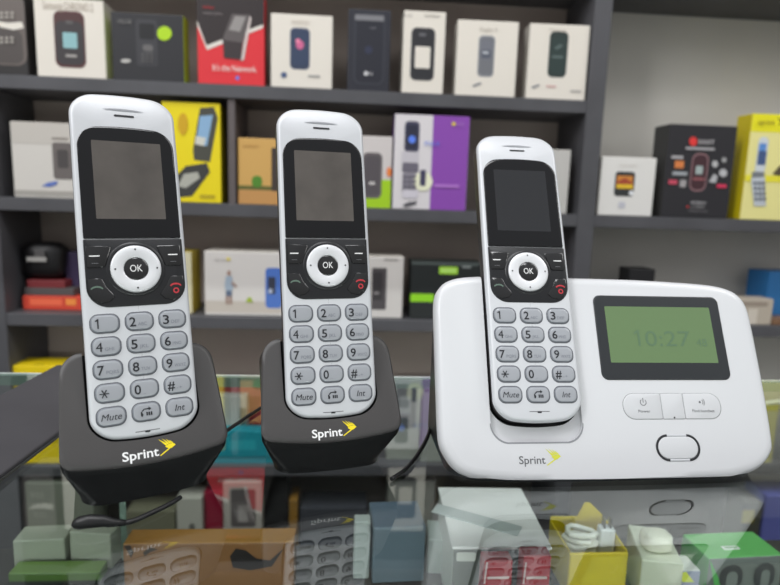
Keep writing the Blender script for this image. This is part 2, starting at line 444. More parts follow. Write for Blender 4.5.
def shrink(d):
    res = []
    n = len(OC)
    for i, (u, v) in enumerate(OC):
        a, c = Vector(OC[i - 1]), Vector(OC[(i + 1) % n]); t = (c - a).normalized()
        res.append((u - t.y * d, v + t.x * d))
    return res
b = MB()
foot = []
for u, v in OC:
    k = clamp((v + 67) / 113, 0, 1)
    foot.append(Vector((41 + (u - 41) * .95, -4 + 92 * k, 0)) * MM)
foot2 = [Vector((p.x * 1.0, p.y, 2.6 * MM)) for p in foot]
rings = [foot, foot2, [MF(u, v, -10) for u, v in shrink(-.8)], [MF(u, v, -7.5) for u, v in shrink(-1.8)], [MF(u, v, -4) for u, v in shrink(-1.7)], [MF(u, v, -1.6) for u, v in shrink(-.6)], [MF(u, v, -.45) for u, v in shrink(1.0)], [MF(u, v, 0) for u, v in shrink(4)]]
# keep the lowest ring points above the foot
for rg in rings[2:]:
    for p in rg: p.z = max(p.z, 3.2 * MM)
b.rings(rings, [FRAMEBLK, FRAMEBLK, FRAMEBLK, WHITEPL, WHITEPL, WHITEPL, WHITEPL], True, True)
me = b.mesh('base')
# shallow recess below the handset, then the handset's own slot
b = MB()
P = rrect(-25.6, 25.8, -47.6, 150, [9, 9, 1, 1], 8)
P = [(u, v + (2.2 * (abs(u) / 25.6) ** 2 if v < -30 else 0)) for u, v in P]
b.rings([[MF(u, v, w) for u, v in P] for w in (20, -2.6)], WHITEPL, True, True, smooth=False); c1 = b.mesh('c1')
c2 = handset_cutter(btilt, Vector((0, 0, bz * MM)), grow=.8, back=-19.6, drop=1.6)
out = boolean_cut(me, [c1, c2])
low, top = split_by_material(out, [('rear_housing', [0] + list(range(2, 9))), ('front_cover', [1])])
link('rear_housing', low, BS); fc = link('front_cover', top, BS)
# shadow line along the recess, painted as a grey strip
GAPW = mat((140, 142, 146), .5, name='recess_shadow_line')
b = MB(); Pn = [p for p in P if p[1] < 0]
b.rings([[MF(u * s, v if s == 1 else (v - .9 if v < -30 else v), .05) for u, v in Pn] for s in (1, 1.02)], GAPW, close=False, smooth=False); b.obj('recess_edge_shadow', fc)
b = MB(); b.text('Sprint', MF, -11.4, 3.0, -57.9, GREYINK, -53.7, w=.1, bold=.008); b.obj('brand_lettering', fc)
b = MB(); swift(b, MF, 3.4, 11.8, -59.0, -50.0, mat((212, 214, 70), .5), .1); b.obj('fan_emblem', fc)
# screen
b = MB(); pillow(b, MF, rrect(40.0, 117.4, -13.3, 36.3, 4, 6, 4), [(1, -.4, FRAMEBLK), (1, .1, FRAMEBLK), (.985, .5, FRAMEBLK), (.97, .55, FRAMEBLK)], uc=(58, 98), vc=(11, 12)); fr = b.obj('screen_frame', BS)
b = MB(); b.poly([MF(u, v, .6) for u, v in rrect(46.2, 111.0, -3.5, 29.6, .6, 3)], LCD_GREEN); sc_ = b.obj('green_screen', fr)
b = MB(); b.poly([MF(x, y, .66) for x, y in ((65.4, 6.2), (65.4, 15.6), (64.2, 15.6), (61.8, 13.8), (62.4, 12.9), (64, 14), (64, 6.2))], LCD_DIGIT); b.text('0:27', MF, 68.5, 96, 6.2, LCD_DIGIT, 15.6, w=.66); b.text('48', MF, 99.5, 106, 6.2, LCD_DIGIT, 11, w=.66); b.obj('screen_digits', sc_)
# button row
def btn(name, P, uc, vc):
    b = MB(); pillow(b, MF, P, [(1.03, .02, GAP), (1, .08, GAP), (.985, .3, WHITEBTN), (.95, .4, WHITEBTN)], uc=uc, vc=vc); return b.obj(name, BS)
p1 = btn('power_button', rrect(50.4, 72.4, -35, -20.9, [6.5, .5, .5, 6.5], 7, 3), (60, 68), (-28.2, -27.8))
p2 = btn('blank_button', rrect(72.9, 85.7, -35, -20.9, .5, 2, 3), (78, 80), (-28.2, -27.8))
p3 = btn('find_handset_button', rrect(86.2, 107.9, -35, -20.9, [.5, 6.5, 6.5, .5], 7, 3), (90, 98), (-28.2, -27.8))
b = MB(); b.text('Power', MF, 58.6, 65.6, -31.4, GREYINK, -29.8, w=.5)
b.rings([[MF(62.1 + r * math.cos(R(a)), -25.8 + r * math.sin(R(a)), .5) for a in range(125, 416, 15)] for r in (1.9, 1.5)], GREYINK, close=False, smooth=False)
b.poly([MF(u, v, .52) for u, v in ((61.9, -26), (62.3, -26), (62.3, -23.4), (61.9, -23.4))], GREYINK); b.obj('button_print', p1)
b = MB(); b.text('Find handset', MF, 90.4, 103.6, -31.4, GREYINK, -29.8, w=.5)
b.poly([MF(95.6 + .6 * math.cos(R(a)), -25.8 + .6 * math.sin(R(a)), .5) for a in range(0, 360, 30)], GREYINK)
for rr in (1.5, 2.4):
    b.rings([[MF(95.8 + r * math.cos(R(a)), -25.8 + r * math.sin(R(a)), .5) for a in range(-45, 46, 15)] for r in (rr, rr + .3)], GREYINK, close=False, smooth=False)
b.obj('button_print', p3)
b = MB(); b.poly([MF(79.2 + .5 * math.cos(R(a)), -34.3 + .5 * math.sin(R(a)), .5) for a in range(0, 360, 30)], LEGEND); b.obj('indicator_light', BS)
# speaker-style oval button
def stad(d): return rrect(66.1 + d, 91.7 - d, -57.7 + d, -43.3 - d, 7.15 - d, 12, 8)
b = MB(); rv = [[b.v(MF(u, v, w)) for u, v in stad(d)] for d, w in ((0, .03), (.1, .3), (1.2, .3), (1.3, .03))]
for i in range(3):
    st = stad(.6)
    for j in range(len(st)):
        u = (st[j][0] + st[(j + 1) % len(st)][0]) / 2
        b.face([rv[i][j], rv[i][(j + 1) % len(st)], rv[i + 1][(j + 1) % len(st)], rv[i + 1][j]], LEGEND if abs(u - 78.6) > 5.4 else mat((196, 198, 202), .4), True)
o = b.obj('oval_button_ring', BS)
b = MB(); pillow(b, MF, stad(1.3), [(1, .02, WHITEBTN), (.98, .35, WHITEBTN), (.9, .5, WHITEBTN)], uc=(74, 83), vc=(-50.6, -50.4)); b.obj('oval_button', BS)

# ------------------------------------------------------------------ frame of the wall shelving and of the counter (they run parallel)
SA = math.atan(.0758)
SE = Vector((math.cos(SA), math.sin(SA), 0)); SB = Vector((-math.sin(SA), math.cos(SA), 0)); S0 = Vector((0, .95, 0))
def shp(s, d, z): return S0 + SE * s + SB * d + Vector((0, 0, z))
def on_front(px, py, dep):
    p = hit(px, py, S0 + SB * dep, SB); return (p - S0).dot(SE), p.z

# room
b = MB(); b.box(-3, 3, -2.5, 1.6, -.98, -.95, mat((120, 112, 100), .5, noise=.1, nscale=3, name='floor_tile')); struct(b.obj('floor'))
b = MB(); b.box(-3, 3, .20, .26, -.95, 1.5, mat((150, 147, 140), .8, noise=.04, nscale=4, name='wall_paint')); w_ = struct(b.obj('wall_back')); w_.location = S0; w_.rotation_euler = (0, 0, SA)

# shelving unit
SU = empty('shelving_unit', shp(0, 0, -.95), (0, 0, SA)); tag(SU, 'charcoal wall shelving behind the counter, filled with phone boxes', 'shelves')
DEP = .125; T = .0195
TOPS = [.1495 + .345, .1495 + .156, .1495 - .021, .1495 - .199, -.300, -.515, .1495 + .52]
def shl(mb, x0, x1, y0, y1, z0, z1, m, bv=.0008): mb.box(x0, x1, y0, y1, z0 + .95, z1 + .95, m, bv, 1)
UPR = [(-.640, -.595), (.2995, .3275), (1.05, 1.08)]
for x0, x1 in UPR:
    b = MB(); shl(b, x0, x1, -.001, DEP, -.95, .72, SHELFM); b.obj('upright_panel', SU)
for z in TOPS:
    for (x0, x1) in [q for q in ((-1.3, UPR[0][0]), (UPR[0][1], UPR[1][0]), (UPR[1][1], UPR[2][0])) if not (q[0] > 0 and z == TOPS[1])]:
        b = MB(); shl(b, x0, x1, 0, DEP, z - T, z, SHELFM); b.obj('shelf_board', SU)
b = MB(); shl(b, -1.3, .3135, DEP, DEP + .012, -.95, .72, BACKM, 0); b.obj('back_panel', SU)
b = MB(); shl(b, .3135, 1.08, DEP, DEP + .012, -.95, .72, BACKM2, 0); b.obj('back_panel', SU)
b = MB(); shl(b, -.2545, -.2440, .004, DEP, TOPS[2], TOPS[1] - T, mat((100, 92, 92), .6, noise=.05), .0004); b.obj('divider_panel', SU)

# ------------------------------------------------------------------ cartons
class Carton:
    """A carton standing on a shelf; its front face is measured in the photo (corner points), prints go on that face."""
    def __init__(s, name, label, cat, x0, x1, ytop, ybot, zsh, dep, depth, col, side=None, topc=None, yaw=0., group=None, rough=.5, flap=True, fixed=None):
        sa, za = on_front(x0, ybot, dep); sb, zb = on_front(x1, ybot, dep)
        zt = on_front((x0 + x1) / 2, ytop, dep)[1]
        zsh += .0004; s.w, s.h, s.d = sb - sa, zt - zsh, depth
        c = shp((sa + sb) / 2, dep, zsh)
        s.ax = SA + yaw
        s.root_loc = c
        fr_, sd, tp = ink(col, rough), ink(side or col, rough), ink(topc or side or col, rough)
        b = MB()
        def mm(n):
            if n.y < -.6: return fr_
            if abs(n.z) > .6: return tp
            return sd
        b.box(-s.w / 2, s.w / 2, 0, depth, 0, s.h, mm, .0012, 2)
        s.o = b.obj(name); s.o.location = c; s.o.rotation_euler = (0, 0, s.ax)
        tag(s.o, label, cat, group)
        s.n = 0
        s.pl = (c, Vector((-math.sin(s.ax), math.cos(s.ax), 0)), Vector((math.cos(s.ax), math.sin(s.ax), 0)))
        if flap:                                                   # tuck flap seam and thumb notch on the lid
            b = MB(); dk = ink([x * .72 for x in (topc or side or col)], .6)
            b.box(-s.w * .46, s.w * .46, .004, .0046, s.h - .0002, s.h + .0003, dk)
            b.poly([Vector((.009 * math.cos(R(a)), .0047 + .006 * math.sin(R(a)), s.h + .0003)) for a in range(0, 181, 20)], dk)
            b.obj('tuck_flap', s.o, recalc=False)
    def P(s, px, py):
        c, n, e = s.pl
        p = hit(px, py, c, n) - c
        return clamp(p.dot(e), -s.w / 2 + .0004, s.w / 2 - .0004), clamp(p.z, .0004, s.h - .0004)
    def prints(s, items, name='front_print'):
        b = MB()
        for it in items:
            s.n += 1; y = -.00012 * s.n - .0002
            k = it[0]
            if k == 'r':
                _, x0, y0, x1, y1, r, col = it
                a, c = s.P(x0, y1), s.P(x1, y0); rr = min(r * .0016, (c[0] - a[0]) * .49, (c[1] - a[1]) * .49)
                if c[0] - a[0] < 1e-5 or c[1] - a[1] < 1e-5: continue
                b.poly([Vector((u, y, v)) for u, v in rrect(a[0], c[0], a[1], c[1], max(rr, 1e-5), 5)], ink(col))
            elif k == 'p':
                b.poly([Vector((q[0], y, q[1])) for q in (s.P(*p) for p in it[1])], ink(it[2]))
            elif k == 'e':
                _, cx, cy, rx, ry, col = it
                b.poly([Vector((q[0], y, q[1])) for q in (s.P(cx + rx * math.cos(R(a)), cy - ry * math.sin(R(a))) for a in range(0, 360, 18))], ink(col))
            elif k == 't':
                _, txt, x0, x1, yb, yt, col = it
                a, c = s.P(x0, yb), s.P(x1, yt)
                if c[0] - a[0] < 1e-4: continue
                b.text(txt, lambda u, v, w: Vector((u, y, v)), a[0], c[0], a[1], ink(col), c[1])
        b.obj(name, s.o, recalc=False)
        return s

WH = (206, 200, 190); OW = (196, 192, 184); BK = (26, 26, 29)
Z1, Z2, Z3, Z4, Z5 = TOPS[1], TOPS[2], TOPS[3], TOPS[4], TOPS[5]
g1, g2, g3, g4 = 'phone boxes on the top visible shelf', 'phone boxes on the middle shelf', 'boxes on the third shelf', 'boxes on the low shelf seen through the glass'
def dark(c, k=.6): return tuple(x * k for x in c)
def flipphone(x0, y0, x1, y1, col, scr=None):
    r = [('r', x0, y0, x1, y1, (x1 - x0) * .22, col), ('r', x0 + 1.2, y0 + 1.6, x1 - 1.2, y1 - 1.6, (x1 - x0) * .2, [c * .8 for c in col])]
    if scr: r.append(('r', scr[0], scr[1], scr[2], scr[3], 1, scr[4]))
    return r

# ---- top visible shelf, left to right
c = Carton('phone_box', 'black phone box cut off by the left edge of the photo, upper shelf', 'box', -9, 28.5, -10, 70, Z1, .006, .05, (38, 36, 36), group=g1)
c.prints([('r', -22, -6, 24, 64, 9, (92, 84, 80)), ('r', -20, 30, 22, 62, 7, (70, 64, 62)), ('p', [(-5, 21), (8, 23), (22, 22), (24, 28), (14, 30), (0, 27)], (205, 200, 190))] + [('r', x, y, x + 3.4, y + 2.4, .8, (150, 145, 138)) for x in (0, 5.5, 11) for y in (12, 16, 37, 41)])
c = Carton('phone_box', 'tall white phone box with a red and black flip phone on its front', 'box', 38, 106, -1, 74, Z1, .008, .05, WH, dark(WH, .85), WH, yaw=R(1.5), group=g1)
c.prints(flipphone(56, 12, 84, 67, (86, 52, 52), None) + [('r', 57, 22, 83, 64, 6, (52, 48, 50)), ('r', 63.5, 33, 77, 48, 1, (128, 168, 172)), ('r', 66, 55, 77, 57, .5, (150, 146, 142)), ('r', 66, 21, 73, 24, .5, (80, 78, 78))])
c.prints([('t', 'Samsung CHRONO 2', 43, 93, 8.5, 3.5, (160, 150, 138))], 'lettering')
c = Carton('phone_box', 'low black phone box with a lime green dot on its front', 'box', 113, 184.5, 13.5, 75.5, Z1, .008, .030, (36, 36, 40), (150, 175, 30), (46, 46, 46), yaw=R(0), group=g1)
c.prints([('r', 137, 20, 157, 66, 3, (52, 52, 56)), ('r', 139.5, 24, 154.5, 39, 2, (24, 24, 27)), ('r', 143, 45, 153, 51, 2, (92, 90, 90)), ('e', 164.5, 33.5, 7.4, 7.2, (160, 196, 24)), ('e', 126, 61, 5, 2, (170, 168, 164))] + [('r', x, y, x + 3, y + 1.6, .6, (88, 86, 86)) for x in (141.5, 146, 150.5) for y in (53.5, 57, 60.5)])
c.prints([('t', 'VELOR', 118, 132, 23.5, 20, (120, 118, 116))], 'lettering')
c = Carton('phone_box', 'tall red and black phone box with a slanted flip phone picture', 'box', 198, 264.5, -6, 82, Z1, .006, .028, (200, 42, 50), (150, 32, 38), (40, 30, 30), group=g1)
c.prints([('e', 237.5, 78, 2, 2, (90, 110, 190))], 'round_logo')
c.prints([('p', [(196, -5), (264, -5), (264, 26.5), (207, 48.5), (197, 21)], (42, 35, 36)), ('p', [(196.5, 20.5), (206.5, 45.5), (263, 24.5), (263, 28), (207, 50), (197, 25)], (205, 198, 190)),
          ('p', [(232, 14), (250, 15), (243, 44), (222, 41)], (84, 78, 78)), ('p', [(235, 16), (246, 17), (240, 32), (229, 30)], (134, 130, 128)), ('p', [(223, 40), (243, 43), (241, 60), (224, 58)], (52, 44, 46)), ('p', [(244, 42), (250, 16), (251.5, 18), (244, 60), (241, 61)], (190, 180, 176))])
c.prints([('t', "It's the Network.", 213, 257, 70.5, 66, (226, 206, 200))], 'lettering')
c.prints([('t', 'verizon', 203, 214, 8.5, 5.5, (170, 40, 46)), ('t', 'wireless phone', 203, 222, 14.5, 12, (120, 112, 112))], 'small_lettering')
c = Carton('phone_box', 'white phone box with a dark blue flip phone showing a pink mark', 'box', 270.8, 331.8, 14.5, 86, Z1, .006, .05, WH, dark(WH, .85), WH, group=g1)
c.prints(flipphone(290, 28.5, 310, 69, (62, 72, 96)) + [('r', 291.5, 31, 308.5, 66, 5, (48, 60, 84)), ('e', 300, 45, 4, 4.5, (188, 92, 132)), ('e', 298, 41, 2.4, 2.4, (210, 120, 150)), ('e', 284, 75, 3, 3, (70, 86, 120)), ('r', 308, 75.5, 320, 77, .4, (150, 148, 146))])
c.prints([('t', 'PANTECH', 292, 309, 24, 21, (170, 160, 150))], 'lettering')
c = Carton('phone_box', 'tall navy black phone box with a rounded phone outline and pale ring mark', 'box', 347, 389, 9.5, 87.5, Z1, .006, .055, (36, 37, 46), (56, 56, 58), (50, 50, 54), group=g1)
c.prints([('r', 353, 14, 386, 84, 6, (48, 50, 58)), ('r', 355, 16, 384, 82, 5, (34, 35, 44)), ('r', 355, 16, 384, 20, .6, (112, 112, 116)), ('e', 368.5, 50, 4, 4, (42, 46, 66)), ('e', 366, 73.5, 2.1, 2.1, (190, 190, 192))])
c.prints([('t', 'LG', 369, 372.6, 75, 72, (190, 190, 192)), ('t', 'vx', 370, 376, 29, 26.6, (120, 120, 126))], 'lettering')
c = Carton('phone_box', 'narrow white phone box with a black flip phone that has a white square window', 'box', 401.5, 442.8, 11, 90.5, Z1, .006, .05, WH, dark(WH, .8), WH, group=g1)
c.prints([('r', 409.8, 28.5, 435.6, 80, 5, (52, 52, 56)), ('r', 411.5, 30, 434, 78, 4, (40, 40, 44)), ('r', 414.5, 47, 430.5, 68, 1.2, WH), ('r', 419, 33.5, 426, 36, .8, (92, 92, 96))])
c.prints([('t', 'verizon', 424, 440, 17, 14, (130, 126, 122)), ('t', 'LG', 404, 412, 16.5, 14, (150, 146, 142))], 'lettering')
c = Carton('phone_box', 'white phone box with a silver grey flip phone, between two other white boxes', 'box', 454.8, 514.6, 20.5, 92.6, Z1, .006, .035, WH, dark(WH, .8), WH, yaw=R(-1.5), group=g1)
c.prints(flipphone(477, 36, 495.5, 76.5, (128, 130, 136)) + [('r', 479.5, 40, 493, 60, 4, (104, 106, 114)), ('r', 481, 50, 491, 58, 1.6, (78, 82, 94)), ('r', 482.5, 51.5, 488.5, 54, .6, (160, 164, 170)), ('p', [(472, 85.5), (480, 82.5), (482, 83.5), (474, 87)], (110, 112, 120))])
c.prints([('t', 'Rugby II', 480, 497, 31, 27.5, (168, 162, 154))], 'lettering')
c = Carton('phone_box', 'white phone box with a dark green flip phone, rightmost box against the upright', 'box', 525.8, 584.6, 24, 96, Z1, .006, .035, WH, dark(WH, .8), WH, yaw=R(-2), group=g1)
c.prints(flipphone(547, 32, 569, 77, (50, 62, 60)) + [('r', 549.5, 36, 567, 74, 5, (40, 54, 52)), ('r', 552, 56, 563, 58, .6, (82, 96, 94)), ('p', [(554, 48), (560, 44), (563, 46), (557, 50)], (78, 92, 90)), ('p', [(531, 87), (538, 84.5), (540, 85.5), (533, 88.5)], (110, 112, 120)), ('r', 570, 90.5, 581, 92, .4, (160, 156, 152)), ('r', 546, 86, 556, 87, .4, (190, 150, 148))])
c.prints([('t', 'Samsung', 549, 566, 31, 28.6, (168, 162, 154))], 'lettering')

# ---- middle shelf
c = Carton('phone_box', 'white phone box with a blue oval logo, partly behind the left handset', 'box', 14.5, 88, 122.5, 194.5, Z2, .008, .055, (190, 186, 180), dark(WH, .8), WH, group=g2)
c.prints([('r', 12, 122, 88, 143, .4, (178, 173, 166)), ('r', 54, 143, 72, 179, 3, (96, 90, 88)), ('r', 58, 150, 68, 168, 2, (66, 62, 62)), ('r', 52, 138, 68, 139.4, .3, (120, 112, 106)), ('p', [(42, 186), (48, 182.5), (58, 181), (57, 184.5), (50, 187)], (84, 106, 170)), ('r', 13, 192, 88, 194, .2, (150, 146, 140))])
c = Carton('phone_box', 'tall yellow phone box with an open black flip phone picture', 'box', 164, 221.5, 102.5, 202.5, Z2, .008, .05, (216, 196, 8), (150, 138, 8), (190, 174, 10), group=g2)
c.prints([('p', [(200, 108), (214, 107), (218, 118), (210, 162), (194, 160), (193, 150)], (66, 66, 58)), ('p', [(200, 116), (213, 115), (207, 146), (196, 144)], (126, 160, 190)), ('p', [(196, 136), (206, 138), (204, 146), (195, 144)], (190, 190, 180)), ('p', [(186, 166), (207, 163), (210, 172), (192, 196), (172, 198), (176, 176)], (54, 54, 52)), ('p', [(184, 174), (198, 172), (200, 178), (186, 188), (178, 186)], (160, 160, 150)), ('e', 183, 124, 5, 11, (190, 150, 20)), ('r', 200, 195, 215, 198, .4, (170, 150, 20))])
c = Carton('phone_box', 'tan cardboard phone box with a green stripe, left of the middle handset', 'box', 238.2, 290, 138.5, 205, Z2, .010, .05, (190, 150, 84), (140, 108, 60), (180, 140, 80), group=g2)
c.prints([('r', 236, 187, 290, 191, .2, (84, 88, 40)), ('r', 236, 191, 290, 205, .2, (178, 132, 78)), ('r', 271.5, 148, 280, 191, 1.5, (58, 50, 46)), ('r', 252, 176, 262, 187, 4, (74, 124, 40))])
c.prints([('t', 'android', 243, 258, 147, 144, (168, 128, 70))], 'lettering')
c = Carton('phone_box', 'white and lime green phone box, right behind the middle handset', 'box', 350, 390.5, 136, 208.5, Z2, .008, .05, (190, 184, 182), dark(WH, .75), WH, group=g2)
c.prints([('r', 348, 180, 391, 209, .3, (150, 190, 30)), ('r', 362, 153, 382.5, 198, 5, (92, 86, 88)), ('r', 364, 156, 380.5, 195, 4, (78, 73, 77)), ('r', 369, 182, 375, 184.5, .6, (190, 186, 184)), ('e', 389, 172, 2.5, 5, (214, 120, 60))])
c = Carton('phone_box', 'white and purple phone box with an open flip phone on the white half', 'box', 392, 465.5, 115, 209.5, Z2, .006, .05, (200, 196, 198), (84, 54, 110), (150, 120, 170), group=g2)
c.prints([('r', 429.5, 114, 470, 210, .2, (126, 66, 158)), ('r', 404, 121.5, 420, 152, 4, (62, 62, 82)), ('r', 406, 125, 418, 149, 2, (38, 40, 58)), ('e', 412, 139.5, 3.6, 4, (84, 120, 226)), ('r', 401.5, 152, 419, 163, 1, (182, 178, 184)), ('r', 402, 163, 418.5, 172, 2, (98, 94, 106)), ('r', 402, 173, 416, 193, 1.2, (132, 128, 138)), ('r', 402, 190, 418, 198, 3, (190, 186, 194)), ('e', 423, 181.5, 9.5, 9.5, (226, 220, 190)), ('r', 419.5, 170, 426, 186, 1.6, (60, 58, 84)), ('p', [(402, 205), (408, 202), (417, 201), (416, 204), (406, 207)], (80, 78, 84)), ('e', 453.5, 124, 2, 2, (206, 180, 60)), ('r', 434, 185, 459, 187, .3, (166, 110, 190))] + [('r', 403 + 4.6 * i, 175 + 5 * j, 406.4 + 4.6 * i, 178 + 5 * j, .6, (96, 92, 104)) for i in range(3) for j in range(3)])
c.prints([('t', 'KNACK', 424.5, 440, 145.5, 141.5, (76, 110, 200)), ('t', 'sprint', 456, 464, 125.5, 122.5, (160, 120, 176))], 'lettering')
c = Carton('phone_box', 'white box mostly hidden behind the docked handset, next to the upright', 'box', 512, 566.5, 149, 211.5, Z2, .008, .05, (176, 174, 170), dark(WH, .8), WH, group=g2)
c.prints([('r', 520, 160, 548, 205, 3, (110, 108, 110))])
c = Carton('smart_watch_box', 'small white box with a square black watch on its front', 'box', 597, 651.5, 157, 213.5, Z2, .008, .05, (206, 204, 200), dark(WH, .85), WH, group=g2)
c.prints([('r', 613.5, 172, 635.5, 196, 3.4, (44, 46, 46)), ('r', 616, 176, 633, 188.5, .8, (188, 120, 50)), ('p', [(616, 182), (625, 178), (633, 183), (633, 188), (616, 188)], (150, 62, 40)), ('r', 616, 184.5, 633, 188.2, .4, (206, 170, 40)), ('e', 631, 193, 2.4, 2.4, (210, 212, 214)), ('r', 618, 202, 625, 208, .8, (178, 178, 186))])
c.prints([('t', 'smart watch', 619, 637, 166.5, 163.5, (190, 186, 180))], 'lettering')
c = Carton('phone_box', 'black phone box with a red logo and small pictures around a dark red phone', 'box', 661, 727, 124.5, 215, Z2, .006, .05, (34, 33, 37), (48, 48, 48), (70, 70, 72), yaw=R(-1), group=g2)
c.prints([('r', 688.5, 153.5, 709.5, 191, 7, (132, 100, 104)), ('r', 689.8, 155, 708.2, 189.5, 6, (60, 34, 40)), ('r', 695, 166, 703, 174, 1, (150, 162, 160)), ('r', 692.5, 178, 704.5, 180, .4, (134, 80, 84)), ('e', 693, 141.5, 4, 4.6, (206, 50, 48)),
          ('r', 674, 161, 684, 168, 1, (196, 116, 62)), ('r', 671, 156, 683, 158.5, .4, (160, 158, 160)), ('r', 672, 172, 687, 175, .5, (150, 154, 158)), ('r', 668, 180, 677, 184, .6, (186, 70, 90)), ('r', 679, 180, 686, 187, 1, (150, 146, 146)), ('e', 714.5, 164, 3, 3.4, (168, 168, 168)), ('e', 723.5, 160, 2.4, 2.6, (150, 150, 150)), ('e', 722.5, 173, 4, 4, (170, 170, 172)), ('p', [(708, 182), (713, 174), (717, 176), (715, 183)], (166, 166, 168)), ('r', 716, 184.5, 726, 187.5, .6, (196, 48, 82)), ('r', 685, 148, 714, 149.6, .2, (150, 148, 150)), ('e', 687, 206.5, 1, 1, (200, 60, 60))])
c.prints([('t', 'EAST', 698, 714, 144, 140, (190, 186, 188))], 'lettering')
c.prints([('t', 'MOBILE+', 690, 706, 204, 201.4, (176, 174, 176)), ('t', 'CAMERA', 690, 704, 208, 205.8, (140, 138, 140)), ('t', 'telephone', 687, 707, 211.5, 209.6, (110, 108, 110))], 'small_lettering')
c = Carton('phone_box', 'tall yellow and cream phone box with a silver flip phone, right edge', 'box', 740.5, 806, 114, 216.5, Z2, .004, .04, (222, 208, 138), (190, 172, 10), (214, 200, 30), yaw=R(-1.5), group=g2)
c.prints([('r', 738, 110, 812, 131, .2, (226, 208, 24)), ('p', [(777, 118), (786, 121), (778, 126), (781, 122)], (60, 50, 20)), ('r', 738, 110, 739, 131, .2, (226, 208, 24)), ('r', 738, 177, 812, 181, .2, (232, 206, 50)), ('r', 754, 137, 769, 174, 5, (190, 196, 200)), ('r', 756.5, 143.5, 766.5, 165, 1.4, (84, 130, 190)), ('r', 756.5, 151, 766.5, 165, 1.4, (60, 80, 120)), ('r', 751, 172, 764.5, 178.5, 2, (110, 114, 118)), ('p', [(750.5, 178), (764.5, 177), (765.5, 206), (753.5, 206)], (178, 184, 190)), ('p', [(772, 174), (780, 165), (786, 168), (780, 176)], (80, 70, 50))] + [('r', 753 + 4 * i + .3 * j, 181.5 + 5.2 * j, 756 + 4 * i + .3 * j, 185 + 5.2 * j, .8, (78, 84, 96)) for i in range(3) for j in range(4)])
c.prints([('t', 'sprint', 757, 774, 124.5, 119.5, (112, 96, 30))], 'lettering')

# ---- third shelf
def slab(name, label, cat, x0, x1, y0, y1, dep, depth, col, z=None, yaw=0, group=None, side=None, flap=False, zsh=Z3):
    zz = zsh if z is None else z
    return Carton(name, label, cat, x0, x1, y0, y1, zz, dep, depth, col, side, yaw=yaw, group=group, flap=flap)
c = slab('flat_box', 'flat orange red box at the bottom of the small stack on the left', 'box', 23, 96, 296.5, 308.5, .03, .07, (190, 62, 44), group=g3)
z_ = Z3 + c.h
c.prints([('r', 30, 299, 62, 305, .4, (214, 96, 66)), ('r', 66, 299, 76, 305, .4, (226, 130, 60))])
c = slab('flat_box', 'flat dark grey box in the middle of the small stack on the left', 'box', 25, 74, 288, 297, .035, .06, (74, 70, 70), z=z_, group=g3); z_ += c.h
c = slab('flat_box', 'flat dark red box on top of the small stack on the left', 'box', 27, 65, 280.5, 288, .035, .06, (108, 38, 42), z=z_, group=g3); z_ += c.h
# black pouch slumped over the stack
b = MB()
def blob(mb, rx, ry, rz, m, sq=.6, n=18, k=12, zoff=0.):
    rings = []
    for i in range(k + 1):
        a = -math.pi / 2 + math.pi * i / k
        z = rz * math.copysign(abs(math.sin(a)) ** sq, math.sin(a)); cr = max(.02, abs(math.cos(a)) ** sq)
        rings.append([Vector((rx * cr * math.copysign(abs(math.cos(t)) ** sq, math.cos(t)) * (1 + .08 * math.sin(3 * t + i)), ry * cr * math.copysign(abs(math.sin(t)) ** sq, math.sin(t)), z + rz + zoff)) for t in (2 * math.pi * j / n for j in range(n))])
    mb.rings(rings, m, True, True)
s_, z2 = on_front(30, 255, .05)
blob(b, .034, .024, .030, mat((24, 23, 25), .45, bump=.3, nscale=60, name='black_nylon'))
o = b.obj('pouch'); o.location = shp(s_ + .020, .062, z_ + .0005); o.rotation_euler = (0, 0, SA); tag(o, 'black soft pouch with a grey tag, on top of the small stack', 'pouch')
b = MB(); b.box(-.018, .012, -.0275, -.0262, .030, .037, ink((158, 156, 152)), .0004); b.obj('grey_tag', o)
b = MB(); b.box(-.006, .010, -.0268, -.0255, .037, .048, ink((84, 82, 82)), .0004); b.obj('fabric_label', o)
c = slab('carton', 'small dark purple box beside the left handset, behind the stack', 'box', 67, 84, 252, 296, .06, .05, (52, 42, 72), group=g3, z=Z3)
c = slab('phone_box', 'slim cream box with a yellow edge just right of the left handset', 'box', 176, 192.5, 252, 310, .02, .06, (196, 190, 160), side=(180, 160, 60), group=g3)
c = Carton('phone_box', 'wide white phone box with a small standing figure and a blue phone on the front', 'box', 205, 290, 252, 311.5, Z3, .012, .06, (198, 194, 190), dark(WH, .8), WH, group=g3)
c.prints([('r', 205, 302, 290, 312, .2, (182, 174, 164)), ('r', 265.5, 268, 282, 308, 4, (72, 108, 180)), ('r', 268, 277, 275.5, 294, 1.4, (52, 56, 70)), ('e', 270.5, 291, 2, 2.4, (170, 180, 200)),
          ('e', 229, 273, 1.9, 2.6, (150, 118, 104)), ('p', [(226, 276), (232, 276), (233.5, 286), (232, 291), (226, 291), (224.8, 286)], (150, 164, 178)), ('r', 226, 290.5, 232, 296, .6, (84, 98, 120)), ('r', 226, 296, 228.4, 304, .4, (150, 124, 112)), ('r', 229.8, 296, 232, 304, .4, (150, 124, 112)), ('p', [(232, 281), (237.5, 286), (236.5, 287.5), (231.5, 284)], (150, 124, 112)), ('p', [(246, 302), (248, 297.5), (251, 297), (253, 302)], (150, 170, 50)), ('e', 228.5, 259, 2, 1.6, (206, 190, 70))])
c.prints([('t', 'Sprint', 215, 226, 260.5, 257.5, (160, 156, 152))], 'lettering')
c = Carton('phone_box', 'white phone box with a black phone, between the middle handset and the base station', 'box', 345, 402, 256.5, 314.5, Z3, .012, .05, (192, 188, 184), dark(WH, .75), WH, group=g3)
